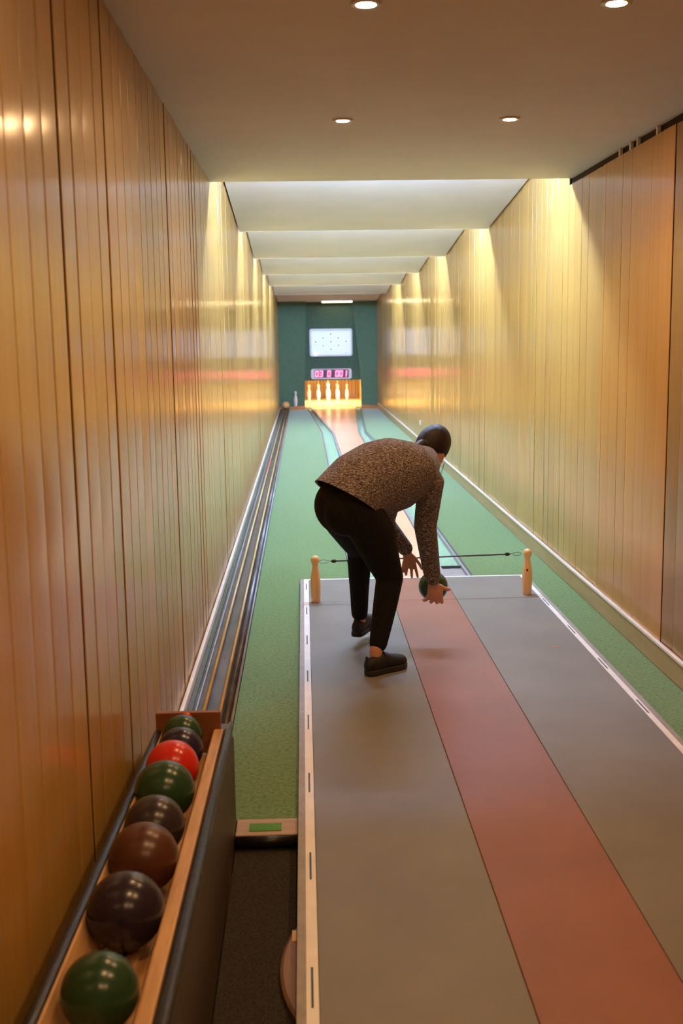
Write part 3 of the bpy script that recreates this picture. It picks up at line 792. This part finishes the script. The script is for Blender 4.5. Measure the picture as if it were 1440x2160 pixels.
# trousers
tr_ = MB()
ht = (TAX*0.4 + UP*0.9).normalized()
tr_.ell(V((0.178, 5.026, 0.782)), (0.164, 0.126, 0.138), (L_, H_, UP), 28, 18)
tr_.ell(V((0.155, 5.085, 0.775)), (0.090, 0.098, 0.105), (L_, H_, UP), 22, 14)
tr_.ell(V((0.185, 4.965, 0.765)), (0.092, 0.110, 0.110), (L_, H_, UP), 22, 14)
tr_.loft([(V((0.185, 5.015, 0.800)), .170, .125), (V((0.240, 5.050, 0.850)), .155, .110)], n=24, ref=L_)
tr_.loft([(RH + V((0, 0.01, 0)), .102, .102), (RH.lerp(RK, .35) + V((0.012, 0.008, 0.004)), .106, .102), (RH.lerp(RK, .7) + V((0.006, 0.004, 0)), .083, .081), (RK, .066, .066), (RK.lerp(RA, .3), .060, .058), (RK.lerp(RA, .65), .050, .049), (RK.lerp(RA, .85), .043, .043)], n=22)
tr_.loft([(LH, .095, .095), (LH.lerp(LK, .35), .088, .086), (LH.lerp(LK, .7), .073, .072), (LK, .062, .062), (LK.lerp(LA, .3), .057, .056), (LK.lerp(LA, .65), .048, .047), (LK.lerp(LA, .92), .043, .042)], n=22)
trousers = remesh(tr_, 'trousers', 'trouser_black', 0.0068, person, smooth=10, label='tight black trousers')
# hair with a knot at the back
def hair():
    mb = MB(); nu, nv = 44, 30
    c = HEAD + k_*0.018 - g_*0.006
    vs = []; fs = []
    R3 = (0.098, 0.083, 0.108)
    for i in range(nv+1):
        th = math.pi*i/nv
        for j in range(nu):
            ph = 2*math.pi*j/nu
            d = (math.sin(th)*math.cos(ph), math.sin(th)*math.sin(ph), math.cos(th))
            # hairline: forehead, temples, above the ear, nape
            face = d[0] > 0.52 - 0.25*max(0, -d[2]) and d[2] < 0.62
            side = d[2] < -0.22 and d[0] > -0.28
            low = d[2] < -0.62
            s = 1.0
            if face or side or low: s = 0.78
            vs.append(c + g_*(R3[0]*d[0]*s) + l_*(R3[1]*d[1]*s) + k_*(R3[2]*d[2]*s))
    for i in range(nv):
        for j in range(nu): fs.append((i*nu+j, (i+1)*nu+j, (i+1)*nu+(j+1)%nu, i*nu+(j+1)%nu))
    mb.add(vs, fs)
    mb.loft([(HEAD - g_*0.085 - k_*0.012, .026, .024), (HEAD - g_*0.108 - k_*0.020, .028, .026), (HEAD - g_*0.126 - k_*0.036, .020, .018)], n=14)
    mb.loft([(HEAD - g_*0.060 + l_*-0.045 - k_*0.035, .022, .016), (HEAD - g_*0.088 - l_*0.012 - k_*0.022, .018, .016)], n=10)
    return mb
hr = remesh(hair(), 'hair', 'hair', 0.0045, person, smooth=5, label='dark brown hair tied in a low knot')
MB().loft([(HEAD - g_*0.091 - k_*0.014, .0275, .0255), (HEAD - g_*0.099 - k_*0.017, .0275, .0255)], n=16, dome=False).build('hair_tie', 'hair_band', hr, smooth=True)
for dx in (0.0, 0.006):
    a = HEAD + g_*0.062 - l_*0.066 - k_*0.030
    MB().tube([a, a + g_*0.02 - k_*0.040 + l_*dx, a + g_*0.036 - k_*(0.085-dx*3) + l_*dx], 0.0009, 5).build('strand', 'hair', hr)
ers = MB().ell(HEAD - k_*0.054 - l_*0.083, (0.004, 0.004, 0.004), nu=10, nv=8).build('earring', 'pin_white', person, smooth=True, label='small white earring')
# back pocket seam lying on the trousers
for path in ([[0.152, 4.89, 0.861], [0.182, 4.89, 0.857], [0.214, 4.89, 0.852], [0.252, 4.89, 0.853]], [[0.152, 4.89, 0.861], [0.169, 4.89, 0.846], [0.203, 4.89, 0.837], [0.254, 4.89, 0.838]]):
    q = []
    for c in path:
        ok, co, no, fi = trousers.closest_point_on_mesh(V(c) - origin(trousers))
        q.append(co + origin(trousers) + no*0.0006)
    MB().tube(q, 0.0012, 5).build('pocket_seam', 'trouser_seam', trousers)

# shoes
def shoe(loc, yawdir, pitch, nm_label):
    d = V(yawdir).normalized(); side = V((-d.y, d.x, 0))
    rot = Matrix((d, side, UP)).transposed().to_4x4()
    mat = Matrix.Translation(V(loc)) @ rot @ Matrix.Rotation(pitch, 4, 'Y') @ Matrix.Diagonal((0.92, 1.0, 1.12, 1.0))
    def tf(mb):
        mb.v = [mat @ p for p in mb.v]; return mb
    up = MB()
    # stations along the foot: x, half width, height of upper, floor height
    st = [(0.012, .026, .064), (0.030, .031, .066), (0.060, .034, .068), (0.088, .034, .078), (0.112, .036, .078), (0.145, .039, .066), (0.180, .042, .058), (0.210, .041, .053), (0.236, .034, .046), (0.248, .019, .034)]
    up.loft([(V((x, 0, 0.014 + h/2 - 0.004)), wd, h/2) for x, wd, h in st], n=20, ref=(0, 1, 0))
    up.loft([(V((0.004, 0, 0.045)), .018, .006), (V((0.000, 0, 0.080)), .012, .005)], n=10, ref=(0, 1, 0))
    s_ = remesh(tf(up), 'shoe', 'shoe_black', 0.0045, person, smooth=4, label=nm_label)
    so = MB(); pts = []
    outline = [(-0.004, 0.018), (0.008, 0.029), (0.04, 0.035), (0.10, 0.035), (0.15, 0.041), (0.19, 0.044), (0.225, 0.039), (0.248, 0.026), (0.258, 0.010)]
    pts = [(x, -y) for x, y in outline] + [(x, y) for x, y in outline[::-1]]
    so.prism(pts, 0.001, 0.026)
    o = tf(so).build('sole', 'sole_black', s_, bevel=0.006)
    for q in range(4):
        x = 0.098 + q*0.020; z = 0.090 - q*0.0095
        lc_ = MB().tube([V((x, -0.026, z-0.012)), V((x+0.004, -0.012, z)), V((x+0.006, 0.012, z)), V((x+0.002, 0.026, z-0.012))], 0.0025, 6)
        tf(lc_).build('lace', 'shoe_black', s_, smooth=True)
    loop = MB().tube([V((0.088, -0.004, 0.104)), V((0.084, -0.010, 0.124)), V((0.092, -0.016, 0.136)), V((0.100, -0.016, 0.128)), V((0.094, -0.006, 0.106))], 0.0022, 6)
    tf(loop).build('lace_loop', 'shoe_black', s_, smooth=True)
    return s_
shoe((0.268, 4.920, 0.0), (0.80, 0.60, 0), 0.0, 'black lace-up sneaker, planted foot')
shoe((0.240, 5.412, 0.050), (0.42, 0.90, 0), -0.04, 'black sneaker on the raised foot')
hb = MB().ell((0, 0, 0), (BR,)*3, nu=40, nv=24).build('bowling_ball', 'ball_green', smooth=True)
hb.location = BALL
tag(hb, 'dark green ball held low in right hand of the bowler', 'ball')
